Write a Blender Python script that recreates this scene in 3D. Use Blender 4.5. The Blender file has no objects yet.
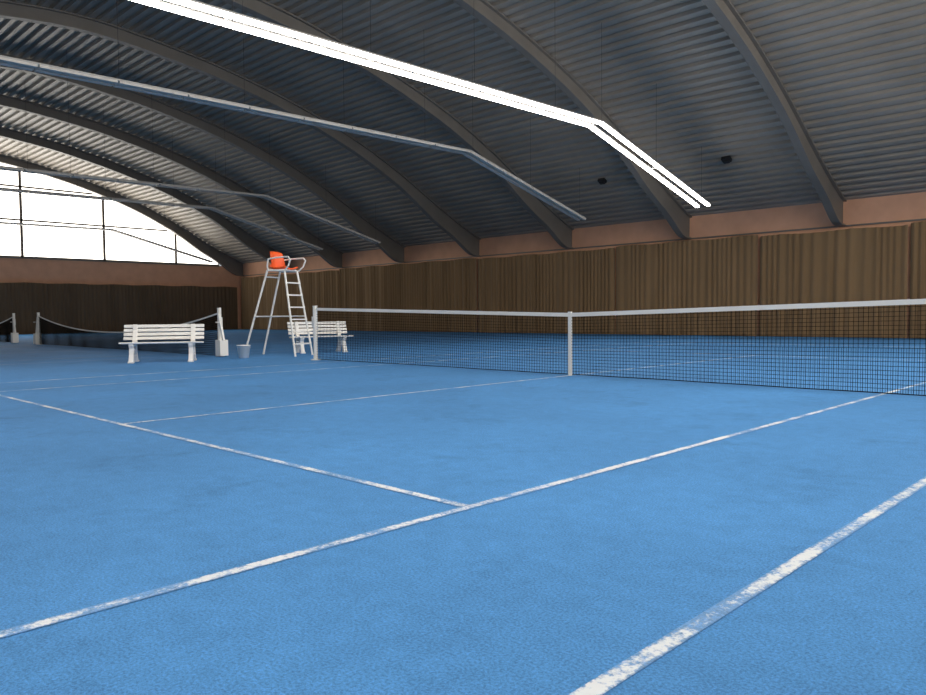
import bpy, math, random
import numpy as np
from mathutils import Vector, Matrix
random.seed(3)
scene=bpy.context.scene
scene.view_settings.view_transform='Standard'
scene.view_settings.look='None'
scene.view_settings.exposure=0.2

# ------------------------------------------------------------ helpers
def srgb(r,g,b):
    def c(v):
        v/=255.0
        return v/12.92 if v<=0.04045 else ((v+0.055)/1.055)**2.4
    return (c(r),c(g),c(b),1)

class MB:
    def __init__(s): s.v=[]; s.f=[]; s.m=[]
    def add(s,vs,fs,mi=0):
        o=len(s.v); s.v+= [tuple(p) for p in vs]
        for f in fs: s.f.append(tuple(i+o for i in f)); s.m.append(mi)
    def box(s,c,d,mi=0,M=None):
        x,y,z=[k/2 for k in d]
        vs=[Vector((sx*x,sy*y,sz*z)) for sx in(-1,1) for sy in(-1,1) for sz in(-1,1)]
        if M is not None: vs=[M@v for v in vs]
        vs=[v+Vector(c) for v in vs]
        s.add(vs,[(0,1,3,2),(4,6,7,5),(0,4,5,1),(2,3,7,6),(0,2,6,4),(1,5,7,3)],mi)
    def beam(s,p,q,w,h,mi=0,up=(0,0,1)):
        p=Vector(p);q=Vector(q);d=(q-p);L=d.length;d.normalize()
        u=Vector(up)
        if abs(d.dot(u))>0.98: u=Vector((1,0,0))
        a=d.cross(u).normalized();b=a.cross(d).normalized()
        vs=[]
        for e in (p,q):
            for sa,sb in((-1,-1),(1,-1),(1,1),(-1,1)):
                vs.append(e+a*sa*w/2+b*sb*h/2)
        s.add(vs,[(3,2,1,0),(4,5,6,7),(0,1,5,4),(1,2,6,5),(2,3,7,6),(3,0,4,7)],mi)
    def tube(s,p,q,r,n=10,mi=0,r2=None):
        p=Vector(p);q=Vector(q);d=(q-p)
        if d.length<1e-6:return
        d.normalize();u=Vector((0,0,1))
        if abs(d.dot(u))>0.95:u=Vector((1,0,0))
        a=d.cross(u).normalized();b=a.cross(d).normalized()
        vs=[]
        for e,rr in((p,r),(q,r if r2 is None else r2)):
            for i in range(n):
                t=2*math.pi*i/n; vs.append(e+a*math.cos(t)*rr+b*math.sin(t)*rr)
        fs=[(i,(i+1)%n,n+(i+1)%n,n+i) for i in range(n)]
        fs.append(tuple(range(n-1,-1,-1)));fs.append(tuple(range(n,2*n)))
        s.add(vs,fs,mi)
    def path(s,pts,r,n=8,mi=0):
        for a,b in zip(pts[:-1],pts[1:]): s.tube(a,b,r,n,mi)
    def obj(s,name,mats,parent=None,smooth=False,bevel=0):
        me=bpy.data.meshes.new(name);me.from_pydata(s.v,[],s.f)
        for m in mats: me.materials.append(m)
        for p,mi in zip(me.polygons,s.m): p.material_index=mi; p.use_smooth=smooth
        me.update()
        o=bpy.data.objects.new(name,me);scene.collection.objects.link(o)
        if parent: o.parent=parent
        if bevel:
            b=o.modifiers.new('bevel','BEVEL');b.width=bevel;b.segments=2;b.limit_method='ANGLE'
        return o
def empty(name,loc=(0,0,0),rz=0):
    e=bpy.data.objects.new(name,None);e.location=loc;e.rotation_euler=(0,0,rz)
    e.empty_display_size=.2
    scene.collection.objects.link(e);return e

# ------------------------------------------------------------ materials
def mat(name,col,rough=.6,metal=0,noise=None,bump=None,spec=.5):
    m=bpy.data.materials.new(name);m.use_nodes=True
    nt=m.node_tree;b=nt.nodes['Principled BSDF']
    b.inputs['Base Color'].default_value=col;b.inputs['Roughness'].default_value=rough
    b.inputs['Metallic'].default_value=metal
    b.inputs['Specular IOR Level'].default_value=spec
    if noise:
        sc,amt=noise
        tc=nt.nodes.new('ShaderNodeTexCoord');n=nt.nodes.new('ShaderNodeTexNoise')
        n.inputs['Scale'].default_value=sc;n.inputs['Detail'].default_value=4
        nt.links.new(tc.outputs['Object'],n.inputs['Vector'])
        r=nt.nodes.new('ShaderNodeMapRange');r.inputs[1].default_value=.3;r.inputs[2].default_value=.7
        r.inputs[3].default_value=1-amt;r.inputs[4].default_value=1+amt
        nt.links.new(n.outputs['Fac'],r.inputs[0])
        mx=nt.nodes.new('ShaderNodeVectorMath');mx.operation='SCALE'
        mx.inputs[0].default_value=col[:3]
        nt.links.new(r.outputs[0],mx.inputs['Scale'])
        nt.links.new(mx.outputs[0],b.inputs['Base Color'])
    return m
def emis(name,col,st):
    m=bpy.data.materials.new(name);m.use_nodes=True;nt=m.node_tree;nt.nodes.clear()
    e=nt.nodes.new('ShaderNodeEmission');e.inputs[0].default_value=col;e.inputs[1].default_value=st
    o=nt.nodes.new('ShaderNodeOutputMaterial');nt.links.new(e.outputs[0],o.inputs[0]);return m

BLUE=srgb(79,140,200)
def floor_color(nt):
    """shared procedural carpet colour -> returns socket"""
    g=nt.nodes.new('ShaderNodeNewGeometry')
    def nz(sc,det,rough=.5):
        n=nt.nodes.new('ShaderNodeTexNoise');n.inputs['Scale'].default_value=sc
        n.inputs['Detail'].default_value=det;n.inputs['Roughness'].default_value=rough
        nt.links.new(g.outputs['Position'],n.inputs['Vector']);return n.outputs['Fac']
    def mr(s,a,b,c,d):
        r=nt.nodes.new('ShaderNodeMapRange');nt.links.new(s,r.inputs[0])
        for i,v in enumerate((a,b,c,d)): r.inputs[i+1].default_value=v
        return r.outputs[0]
    big=mr(nz(.45,5,.6),.3,.7,.88,1.10)
    med=mr(nz(9,6,.75),.3,.7,.90,1.10)
    fine=mr(nz(110,3,.8),.3,.7,.58,1.42)
    stain=mr(nz(1.5,8,.75),.54,.70,1.0,.80)
    cur=big
    for s in(med,fine,stain):
        k=nt.nodes.new('ShaderNodeMath');k.operation='MULTIPLY'
        nt.links.new(cur,k.inputs[0]);nt.links.new(s,k.inputs[1]);cur=k.outputs[0]
    v=nt.nodes.new('ShaderNodeVectorMath');v.operation='SCALE';v.inputs[0].default_value=BLUE[:3]
    nt.links.new(cur,v.inputs['Scale'])
    return v.outputs[0],g,nz
def floor_mat():
    m=bpy.data.materials.new('blue_carpet');m.use_nodes=True;nt=m.node_tree;b=nt.nodes['Principled BSDF']
    c,g,nz=floor_color(nt)
    nt.links.new(c,b.inputs['Base Color']);b.inputs['Roughness'].default_value=.85
    b.inputs['Specular IOR Level'].default_value=.2
    bp=nt.nodes.new('ShaderNodeBump');bp.inputs['Strength'].default_value=.4;bp.inputs['Distance'].default_value=.005
    nt.links.new(nz(110,2),bp.inputs['Height']);nt.links.new(bp.outputs[0],b.inputs['Normal'])
    return m
def line_mat(name,amount):
    m=bpy.data.materials.new(name);m.use_nodes=True;nt=m.node_tree;b=nt.nodes['Principled BSDF']
    c,g,nz=floor_color(nt)
    b.inputs['Roughness'].default_value=.8
    def mr(s,a,bb,cc,d):
        r=nt.nodes.new('ShaderNodeMapRange');nt.links.new(s,r.inputs[0])
        for i,v in enumerate((a,bb,cc,d)): r.inputs[i+1].default_value=v
        return r.outputs[0]
    def op(o,a,bq):
        k=nt.nodes.new('ShaderNodeMath');k.operation=o
        for i,s in enumerate((a,bq)):
            if isinstance(s,(int,float)): k.inputs[i].default_value=s
            else: nt.links.new(s,k.inputs[i])
        return k.outputs[0]
    uv=nt.nodes.new('ShaderNodeUVMap');uv.uv_map='UVMap'
    sp=nt.nodes.new('ShaderNodeSeparateXYZ');nt.links.new(uv.outputs[0],sp.inputs[0])
    e=op('SUBTRACT',1.0,op('ABSOLUTE',op('SUBTRACT',op('MULTIPLY',sp.outputs[1],2.0),1.0),0))
    edge=mr(e,0,.5,-.28,.08)
    big=mr(nz(3.0,5,.7),.34,.64,-.42,.24)
    fn=mr(nz(50,5,.8),.2,.8,.0,1.0)
    tot=op('ADD',op('ADD',big,fn),edge)
    w=op('MULTIPLY',mr(tot,.30,.64,0.10,.98),amount)
    mx=nt.nodes.new('ShaderNodeMix');mx.data_type='RGBA'
    nt.links.new(w,mx.inputs[0]);nt.links.new(c,mx.inputs[6]);mx.inputs[7].default_value=srgb(232,236,238)
    nt.links.new(mx.outputs[2],b.inputs['Base Color'])
    return m
def curtain_mat(name,col):
    m=bpy.data.materials.new(name);m.use_nodes=True;nt=m.node_tree;b=nt.nodes['Principled BSDF']
    tc=nt.nodes.new('ShaderNodeTexCoord');mp=nt.nodes.new('ShaderNodeMapping')
    mp.inputs['Scale'].default_value=(2.5,2.5,.3);nt.links.new(tc.outputs['Object'],mp.inputs[0])
    n=nt.nodes.new('ShaderNodeTexNoise');n.inputs['Scale'].default_value=.6;n.inputs['Detail'].default_value=3
    nt.links.new(mp.outputs[0],n.inputs['Vector'])
    r=nt.nodes.new('ShaderNodeMapRange');r.inputs[1].default_value=.3;r.inputs[2].default_value=.7;r.inputs[3].default_value=.88;r.inputs[4].default_value=1.12
    nt.links.new(n.outputs['Fac'],r.inputs[0])
    v=nt.nodes.new('ShaderNodeVectorMath');v.operation='SCALE';v.inputs[0].default_value=col[:3]
    nt.links.new(r.outputs[0],v.inputs['Scale']);nt.links.new(v.outputs[0],b.inputs['Base Color'])
    b.inputs['Roughness'].default_value=.95;b.inputs['Specular IOR Level'].default_value=.05
    b.inputs['Sheen Weight'].default_value=.15
    return m
M_floor=floor_mat();M_line=line_mat('worn_white_line',.92);M_line2=line_mat('faded_white_line',.4)
M_white=mat('white_paint',srgb(238,236,230),.45)
M_plastic=mat('white_plastic',srgb(242,240,236),.4)
M_orange=mat('orange_plastic',srgb(240,96,40),.45)
M_net=mat('net_cord',srgb(12,13,15),.9,spec=.05)
M_tape=mat('net_tape',srgb(236,232,224),.7)
M_beam=mat('beam_paint',srgb(114,110,105),.5,noise=(1.5,.08))
M_roof=mat('corrugated_sheet',srgb(152,145,136),.42,.0,noise=(.6,.10))
M_pink=mat('pink_plaster',srgb(214,164,134),.85,noise=(2.0,.06))
M_curt=curtain_mat('brown_curtain',srgb(134,110,82))
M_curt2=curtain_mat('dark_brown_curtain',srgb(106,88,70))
M_hous=mat('lamp_housing',srgb(190,186,180),.5)
M_off=mat('unlit_tube',srgb(214,208,200),.4)
M_lit=emis('fluorescent_tube',(1,.96,.90,1),17)
M_win=emis('frosted_daylight_glazing',(1,.94,.84,1),4.6)
M_frame=mat('window_frame',srgb(120,112,104),.6)
M_wire=mat('suspension_wire',srgb(60,62,66),.5)
M_dark=mat('dark_plastic',srgb(30,30,32),.5)

# ------------------------------------------------------------ hall geometry
XW,XE,YN=-42.0,9.2,18.3
TOP=[(18.3,4.6),(17.9,4.75),(16.8,5.25),(15.6,5.85),(14,6.72),(12.8,7.33),(10.8,8.2),(8.3,9.02),(6,9.6),(3.6,10.05),(0,10.4)]
BOT=[(18.28,3.72),(17.6,3.85),(16.5,4.55),(15.2,5.25),(13.7,6.22),(12.5,6.88),(10.55,7.76),(8.15,8.58),(5.9,9.16),(3.55,9.61),(0,9.95)]
def mirror(l): return l+[(-a,b) for a,b in l[-2::-1]]
TOP=mirror(TOP);BOT=mirror(BOT)
def catmull(P,n):
    P=[np.array(p,float) for p in P];P=[2*P[0]-P[1]]+P+[2*P[-1]-P[-2]]
    out=[]
    for i in range(1,len(P)-2):
        for k in range(n):
            t=k/n;a,b,c,d=P[i-1],P[i],P[i+1],P[i+2]
            out.append(.5*((2*b)+(-a+c)*t+(2*a-5*b+4*c-d)*t*t+(-a+3*b-3*c+d)*t**3))
    out.append(P[-2]);return np.array(out)
T=catmull(TOP,8);B=catmull(BOT,8)
def roof_z(y): return float(np.interp(y,T[::-1,0],T[::-1,1]))
def bot_z(y): return float(np.interp(y,B[::-1,0],B[::-1,1]))

# floor
mb=MB();mb.box(((XW+XE)/2,0,-.1),(XE-XW+.4,2*YN+.4,.2));mb.obj('floor',[M_floor])
# walls
def wallbox(name,c,d): m=MB();m.box(c,d);return m.obj(name,[M_pink])
wallbox('wall_north',((XW+XE)/2,YN+.1,2.32),(XE-XW+.4,.2,4.66))
wallbox('wall_south',((XW+XE)/2,-YN-.1,2.32),(XE-XW+.4,.2,4.66))
for nm,x,s in(('wall_west',XW,-1),('wall_east',XE,1)):
    wallbox(nm,(x+s*.1,0,2.2),(.2,2*YN,4.4))
# corrugated roof
seg=np.diff(T,axis=0);sl=np.hypot(seg[:,0],seg[:,1]);cs=np.concatenate([[0],np.cumsum(sl)])
Ltot=cs[-1];per=.34;npd=int(round(Ltot/per));per=Ltot/npd
vs=[];xs=(XW-.1,XE+.1)
prof=[(0,0),(.42,0),(.5,.10),(.92,.10)]
for i in range(npd):
    for u,o in prof:
        s_=(i+u)*per
        y=np.interp(s_,cs,T[:,0]);z=np.interp(s_,cs,T[:,1])
        y2=np.interp(min(s_+.05,Ltot),cs,T[:,0]);z2=np.interp(min(s_+.05,Ltot),cs,T[:,1])
        y1=np.interp(max(s_-.05,0),cs,T[:,0]);z1=np.interp(max(s_-.05,0),cs,T[:,1])
        d=np.array([y2-y1,z2-z1]);d/=np.linalg.norm(d);n=np.array([d[1],-d[0]])
        if n[1]<0:n=-n
        vs.append((y+n[0]*o,z+n[1]*o))
mb=MB();V=[]
for a,b in vs: V+= [(xs[0],a,b),(xs[1],a,b)]
mb.add(V,[(2*i,2*i+1,2*i+3,2*i+2) for i in range(len(vs)-1)])
ro=mb.obj('ceiling',[M_roof])
so=ro.modifiers.new('thick','SOLIDIFY');so.thickness=.02
# ribs
def rib(x):
    m=MB();hw=.13;t=.05;web=.025
    P=[]
    for a,b in zip(T,B):
        d=b-a;L=np.linalg.norm(d);e=d/L
        f=[(-hw,0),(hw,0),(hw,t),(web,t),(web,L-t),(hw,L-t),(hw,L),(-hw,L),(-hw,L-t),(-web,L-t),(-web,t),(-hw,t)]
        P.append([(x+o,a[0]+e[0]*q,a[1]+e[1]*q-.0) for o,q in f])
    V=[p for r in P for p in r];F=[]
    for i in range(len(P)-1):
        for k in range(12):
            F.append((i*12+k,i*12+(k+1)%12,(i+1)*12+(k+1)%12,(i+1)*12+k))
    F.append(tuple(range(12)));F.append(tuple(range(len(V)-12,len(V))))
    m.add(V,F);return m.obj('roof_beam',[M_beam])
for x in(-2.18,-7.76,-13.34,-18.92,-24.5,-30.08,-35.66,-41.6,3.4,8.9): rib(x)
# gable glazing
def gable(x,s,idx):
    par=empty('window_%d'%idx,(0,0,0))
    ml=[-13.65,-9.1,-4.55,0,4.55,9.1,13.65]
    edges=[-16.6]+ml+[16.6]
    m=MB()
    for a,b in zip(edges[:-1],edges[1:]):
        ys=np.linspace(b,a,12)
        V=[(x,a,4.4),(x,b,4.4)]+[(x,float(y),max(4.42,roof_z(y)-.12)) for y in ys]
        m.add(V,[tuple(range(len(V)))])
    m.obj('glazing',[M_win],par)
    m=MB()
    for y in ml: m.box((x-s*.06,y,(4.4+roof_z(y))/2),(.1,.14,roof_z(y)-4.4))
    for z,w in((4.42,.14),(6.55,.1),(8.45,.1)):
        yy=np.linspace(0,18,400);ok=[q for q in yy if bot_z(q)>z];ym=max(ok) if ok else 16
        m.box((x-s*.06,0,z),(.1,2*ym,w))
    m.obj('frame',[M_frame],par)
gable(XW-.05,-1,1);gable(XE+.05,1,2)  # east glazing is unseen, added to light the hall from behind the camera
# curtains
def curtain(name,p,q,z0,z1,seed,nx,mt=None):
    rnd=random.Random(seed);p=Vector(p);q=Vector(q);L=(q-p).length;d=(q-p)/L;n=Vector(nx)
    N=int(L/.035);rows=9;V=[];F=[]
    ph=0;offs=[];amp=[];A=1;fr=1;tf=1;tgt=1
    for i in range(N+1):
        if i%6==0: tgt=rnd.uniform(.25,1.5)
        if i%9==0: tf=rnd.uniform(.55,1.6)
        fr+=(tf-fr)*.3
        ph+=.035/.27*2*math.pi*fr
        A+=(tgt-A)*.25
        offs.append(ph);amp.append(A)
    for j in range(rows):
        t=j/(rows-1)
        for i in range(N+1):
            a=amp[i]*(.036+.022*(1-t)*(.6+.4*math.sin(i*.05+seed)))
            o=a*math.sin(offs[i]+.5*math.sin(t*2.2+i*.02))+.025*math.sin(i*.021+2*t)
            o=max(-.13,min(.10,o))
            zz=z0+(z1-z0)*t
            if j==rows-1: zz+= .02*math.sin(i*.09)
            c=p+d*(L*i/N)+n*o
            V.append((c.x,c.y,zz))
    for j in range(rows-1):
        for i in range(N):
            F.append((j*(N+1)+i,j*(N+1)+i+1,(j+1)*(N+1)+i+1,(j+1)*(N+1)+i))
    m=MB();m.add(V,F);return m.obj(name,[mt or M_curt],smooth=True)
cx=[-41.7,-30.2,-18.9,-11.0,-4.93,-.12,8.9]
for i,(a,b) in enumerate(zip(cx[:-1],cx[1:])):
    curtain('curtain',(a+.03,18.1,0),(b-.03,18.1,0),.02,3.60+.05*(i%2),i+1,(0,1,0))
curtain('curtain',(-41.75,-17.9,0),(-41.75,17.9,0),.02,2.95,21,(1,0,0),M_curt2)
curtain('curtain',(-41.5,-18.1,0),(8.7,-18.1,0),.02,3.62,22,(0,-1,0))
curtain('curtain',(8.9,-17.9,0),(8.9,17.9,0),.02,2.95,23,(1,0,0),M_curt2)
mb=MB();mb.box(((XW+XE)/2,18.265,3.74),(XE-XW-.5,.05,.05));mb.obj('curtain_rail',[M_beam])
# small dark ceiling boxes
for (x,y) in((-4.85,15.3),(-9.8,15.4),(-4.9,6.5)):
    m=MB();z=roof_z(y);sl_=math.atan2(roof_z(y+.2)-roof_z(y-.2),.4)
    R=Matrix.Rotation(sl_,3,'X')
    m.box((x,y,z-.06),(.30,.22,.12),0,R);m.box((x,y-.01,z-.14),(.22,.15,.05),0,R)
    m.obj('ceiling_sensor_box',[M_dark],bevel=.02)

# ------------------------------------------------------------ court lines
def court_lines(cxx,cy,mt):
    V=[];F=[];UV=[]
    def line(x0,y0,x1,y1,w=.05):
        w*=1.18
        z=.003;o=len(V)
        if abs(x0-x1)<1e-6:
            a,b,c,d=x0-w/2,x0+w/2,min(y0,y1),max(y0,y1)
            V.extend([(a,c,z),(b,c,z),(b,d,z),(a,d,z)]);UV.extend([(0,0),(0,1),(1,1),(1,0)])
        else:
            a,b,c,d=min(x0,x1),max(x0,x1),y0-w/2,y0+w/2
            V.extend([(a,c,z),(b,c,z),(b,d,z),(a,d,z)]);UV.extend([(0,0),(1,0),(1,1),(0,1)])
        F.append((o,o+1,o+2,o+3))
    for s in(-1,1):
        line(cxx+s*4.115,cy-11.885,cxx+s*4.115,cy+11.885)
        line(cxx+s*5.535,cy-11.885,cxx+s*5.535,cy+11.885,.05)
        line(cxx-4.09,cy+s*6.4,cxx+4.09,cy+s*6.4)
        line(cxx-5.5,cy+s*11.885,cxx+5.5,cy+s*11.885,.1)
    line(cxx,cy-6.37,cxx,cy+6.37,.045)
    me=bpy.data.meshes.new('court_lines');me.from_pydata(V,[],F);ul=me.uv_layers.new(name='UVMap')
    for l in me.loops: ul.data[l.index].uv=UV[l.vertex_index]
    me.materials.append(mt);o=bpy.data.objects.new('court_lines',me);scene.collection.objects.link(o)
court_lines(0,0,M_line);court_lines(-15.85,-.5,M_line2);court_lines(-31.5,-.5,M_line2)

# ------------------------------------------------------------ nets
def net(cx_,cy_,slack=False,detail=True):
    par=empty('tennis_net',(cx_,cy_,0))
    hw=6.4
    def top(x):
        if not slack: return .914+(1.07-.914)*abs(x)/hw
        t=abs(x)/hw; return .52+.50*t**2.2
    N=int(2*hw/.05);c=MB();r=.0065 if slack else .003
    xs=[-hw+.04+(2*hw-.08)*i/N for i in range(N+1)]
    def yb(x,f): return .02*math.sin(x*1.3)*(1-f)+.012*math.sin(x*5+1)*(1-f)
    rows=20
    grid=[[Vector((x,yb(x,j/rows),.02+(top(x)-.05)*j/rows)) for j in range(rows+1)] for x in xs]
    step=4
    for i,x in enumerate(xs):
        for j in range(0,rows,10): c.tube(grid[i][j],grid[i][j+10],r,3)
    for j in range(rows+1):
        for i in range(0,N,step):
            c.tube(grid[i][j],grid[min(N,i+step)][j],r if j else .007,3)
    if not slack:
        for i in range(N):   # doubled lower netting
            a=(grid[i][0]+grid[i+1][0])/2+Vector((0,.012,0));b=(grid[i][10]+grid[i+1][10])/2+Vector((0,.012,0))
            c.tube(a,b,.0018,3)
    c.obj('netting',[M_net],par)
    m=MB();K=40
    for k in range(K):
        x0=-hw+2*hw*k/K;x1=-hw+2*hw*(k+1)/K
        m.beam((x0,0,top(x0)-.03),(x1,0,top(x1)-.03),.014,.036 if slack else .056)
    m.obj('headband',[M_tape],par)
    if not slack:
        m=MB()
        m.box((0,-.012,.46),(.05,.008,.90));m.box((0,.012,.46),(.05,.008,.90));m.box((0,0,.9),(.055,.035,.06))
        m.tube((0,0,0),(0,0,.03),.03)
        m.obj('center_strap',[M_tape],par)
    for s in(-1,1):
        m=MB();m.tube((s*hw,0,0),(s*hw,0,1.09),.045,20);m.tube((s*hw,0,1.09),(s*hw,0,1.11),.05,20)
        m.tube((s*hw,0,0),(s*hw,0,.02),.1,20)
        m.box((s*(hw+.055),0,.78),(.05,.07,.22))
        m.tube((s*(hw+.08),-.03,.78),(s*(hw+.08),-.14,.78),.012)
        if slack:
            m.box((s*(hw+.12),-.02,.2),(.22,.2,.36));m.beam((s*(hw+.22),-.02,.36),(s*(hw+.02),-.02,.95),.05,.05)
        m.obj('post_%s'%('a' if s<0 else 'b'),[M_white],par,bevel=.006)
    return par
net(0,0);net(-15.85,-.5,True);net(-31.5,-.5,True)

# ------------------------------------------------------------ bench
def bench(x,y,rz,L=1.56):
    par=empty('slatted_bench',(x,y,0),rz)
    m=MB()
    for i in range(4):
        yy=-.22+i*.115
        m.box((0,yy,.40-.006*i),(L,.09,.03))
    m.obj('seat_slats',[M_plastic],par,bevel=.01)
    m=MB()
    for i in range(4):
        t=i/3;zz=.48+.245*t;yy=.23+.10*t
        m.box((0,yy,zz),(L,.026,.066),0,Matrix.Rotation(-.35,3,'X'))
    m.obj('back_slats',[M_plastic],par,bevel=.01)
    for s in(-1,1):
        m=MB();X=s*(L/2-.22)
        def seg(pts,w,h):
            for a,b in zip(pts[:-1],pts[1:]): m.beam((X,)+a,(X,)+b,w,h,up=(1,0,0))
        seg([(-.27,.0),(-.235,.03),(-.17,.16),(-.15,.30),(-.21,.375)],.085,.09)
        seg([(.30,.0),(.27,.03),(.19,.16),(.16,.30),(.20,.40),(.30,.64),(.335,.755)],.085,.09)
        seg([(-.24,.375),(.22,.36)],.06,.09)
        seg([(-.16,.23),(.17,.23)],.10,.07)
        seg([(-.31,.02),(-.19,.02)],.04,.11);seg([(.23,.02),(.35,.02)],.04,.11)
        m.obj('leg_frame_%s'%('a' if s<0 else 'b'),[M_plastic],par,bevel=.01)
bench(-8.5,-2.25,math.radians(58))
bench(-8.95,1.92,math.radians(72),1.5)

# ------------------------------------------------------------ umpire chair
def umpire(x,y,rz):
    par=empty('umpire_chair',(x,y,0),rz)
    m=MB();r=.024
    zt=1.93
    for s in(-1,1):
        m.tube((.68,s*.32,0),(.36,s*.23,zt),r);m.tube((-.75,s*.34,0),(-.12,s*.23,zt+.02),r)
        m.tube((.36,s*.23,zt),(-.12,s*.23,zt+.02),r)
        m.tube((-.46,s*.29,.90),(.53,s*.28,.90),r*.7)
    for k in range(6):
        t=(k+1)/7;xx=.68-.32*t;w=.32-.09*t
        m.beam((xx,-w,zt*t),(xx,w,zt*t),.07,.03)
    m.tube((-.46,-.29,.90),(-.46,.29,.90),r*.7)
    m.tube((-.16,-.24,1.8),(-.16,.24,1.8),r*.7)
    m.obj('ladder_frame',[M_white],par)
    ox=.16
    m=MB()
    for s in(-1,1):
        pts=[(.22,s*.25,zt),(.34,s*.27,zt+.10),(.40,s*.28,zt+.24),(.34,s*.28,zt+.30),(.0,s*.28,zt+.29),(-.22,s*.27,zt+.27),(-.26,s*.26,zt+.1),(-.24,s*.24,zt)]
        m.path([Vector(p)+Vector((ox,0,0)) for p in pts],.018)
    m.obj('armrests',[M_white],par)
    m=MB();N=10;prof=[]
    for i in range(9):
        t=i/8
        if t<.5: q=t/.5;prof.append((.22-.42*q,.03-.03*math.sin(q*math.pi)))
        else: q=(t-.5)/.5;prof.append((-.20-.08*q,.03+.40*q))
    V=[];F=[]
    for i,(px,pz) in enumerate(prof):
        for j in range(N+1):
            v=j/N*2-1
            w=.23*(1-.12*(i/8)**4)
            V.append((ox+px+ (.09*v*v if i>4 else 0),v*w,zt+.03+pz+(.05*v*v if i<=4 else 0)-(.04*v**4 if i==8 else 0)))
    for i in range(8):
        for j in range(N): F.append((i*(N+1)+j,i*(N+1)+j+1,(i+1)*(N+1)+j+1,(i+1)*(N+1)+j))
    m.add(V,F);o=m.obj('seat_shell',[M_orange],par,smooth=True)
    sd=o.modifiers.new('s','SOLIDIFY');sd.thickness=.03
    m=MB();m.box((ox-.03,0,zt+.02),(.44,.44,.03));m.obj('seat_base',[M_white],par)
umpire(-8.62,.54,math.radians(20))
# bucket
mb=MB();n=24;V=[];F=[]
for r,z in((.0,.004),(.105,.004),(.14,.27),(.15,.27),(.15,.285),(.13,.285),(.10,.02),(0,.02)):
    for i in range(n): V.append((r*math.cos(2*math.pi*i/n),r*math.sin(2*math.pi*i/n),z))
for j in range(7):
    for i in range(n): F.append((j*n+i,j*n+(i+1)%n,(j+1)*n+(i+1)%n,(j+1)*n+i))
mb.add(V,F)
hp=[Vector((.15*math.cos(a),.03+.10*math.sin(a),.27-.06*math.sin(a))) for a in np.linspace(0,math.pi,12)]
mb.path(hp,.004)
o=mb.obj('bucket',[M_plastic],smooth=True);o.location=(-8.36,-.52,0)

# ------------------------------------------------------------ luminaire rows
def lamprow(x,lit,pre='fluorescent_light_row'):
    par=empty(pre,(x,0,0))
    P=[(-14.8,4.4),(-8.55,5.93),(8.55,6.08),(14.8,4.46)]
    h=MB();t=MB();w=MB()
    hs=.19 if lit else .13
    for a,b in zip(P[:-1],P[1:]):
        a=Vector((0,)+a);b=Vector((0,)+b);L=(b-a).length;d=(b-a)/L
        nrm=Vector((0,-d.z,d.y))
        hh=(-hs,hs)
        for s in hh:h.beam(a+Vector((s,0,0)),b+Vector((s,0,0)),.13,.035)
        nu=round(L/1.55);u=L/nu
        for k in range(nu):
            p=a+d*(u*k+.02)-nrm*.042;q=a+d*(u*(k+1)-.02)-nrm*.042
            for s in hh:
                t.beam(p+Vector((s,0,0)),q+Vector((s,0,0)),.12,.05)
            if k%2==0: h.beam(a+d*(u*k)+Vector((-hs-.06,0,0)),a+d*(u*k)+Vector((hs+.06,0,0)),.04,.03)
        for k in range(int(L/3)+1):
            p=a+d*min(L,.3+k*3.0)
            w.tube(p,(p.x,p.y,roof_z(p.y)),.006,4)
    h.obj('housing',[M_hous],par);t.obj('tubes',[M_lit if lit else M_off],par);w.obj('wires',[M_wire],par)
lamprow(-5.4,True);lamprow(5.4,True)  # second row is out of view, added for the light it gives
for x in(-10.3,-22.4,-27.2,-39.3): lamprow(x,False)

# ------------------------------------------------------------ camera
def basis(yaw,pitch,roll):
    F=Vector((math.cos(pitch)*math.cos(yaw),math.cos(pitch)*math.sin(yaw),math.sin(pitch)))
    R=F.cross(Vector((0,0,1))).normalized();U=R.cross(F)
    return F,R*math.cos(roll)+U*math.sin(roll),-R*math.sin(roll)+U*math.cos(roll)
F_,R_,U_=basis(2.34561,-.04411,-.00978)
cam=bpy.data.cameras.new('camera');co=bpy.data.objects.new('camera',cam);scene.collection.objects.link(co)
mw=Matrix((( R_.x,U_.x,-F_.x,6.56221),(R_.y,U_.y,-F_.y,-8.92955),(R_.z,U_.z,-F_.z,.90894),(0,0,0,1)))
co.matrix_world=mw
cam.sensor_width=36;cam.lens=36*755.35/926;cam.clip_start=.05;cam.clip_end=300
scene.camera=co
w=bpy.data.worlds.new('world');scene.world=w;w.use_nodes=True
w.node_tree.nodes['Background'].inputs[0].default_value=(.9,.95,1,1);w.node_tree.nodes['Background'].inputs[1].default_value=.5
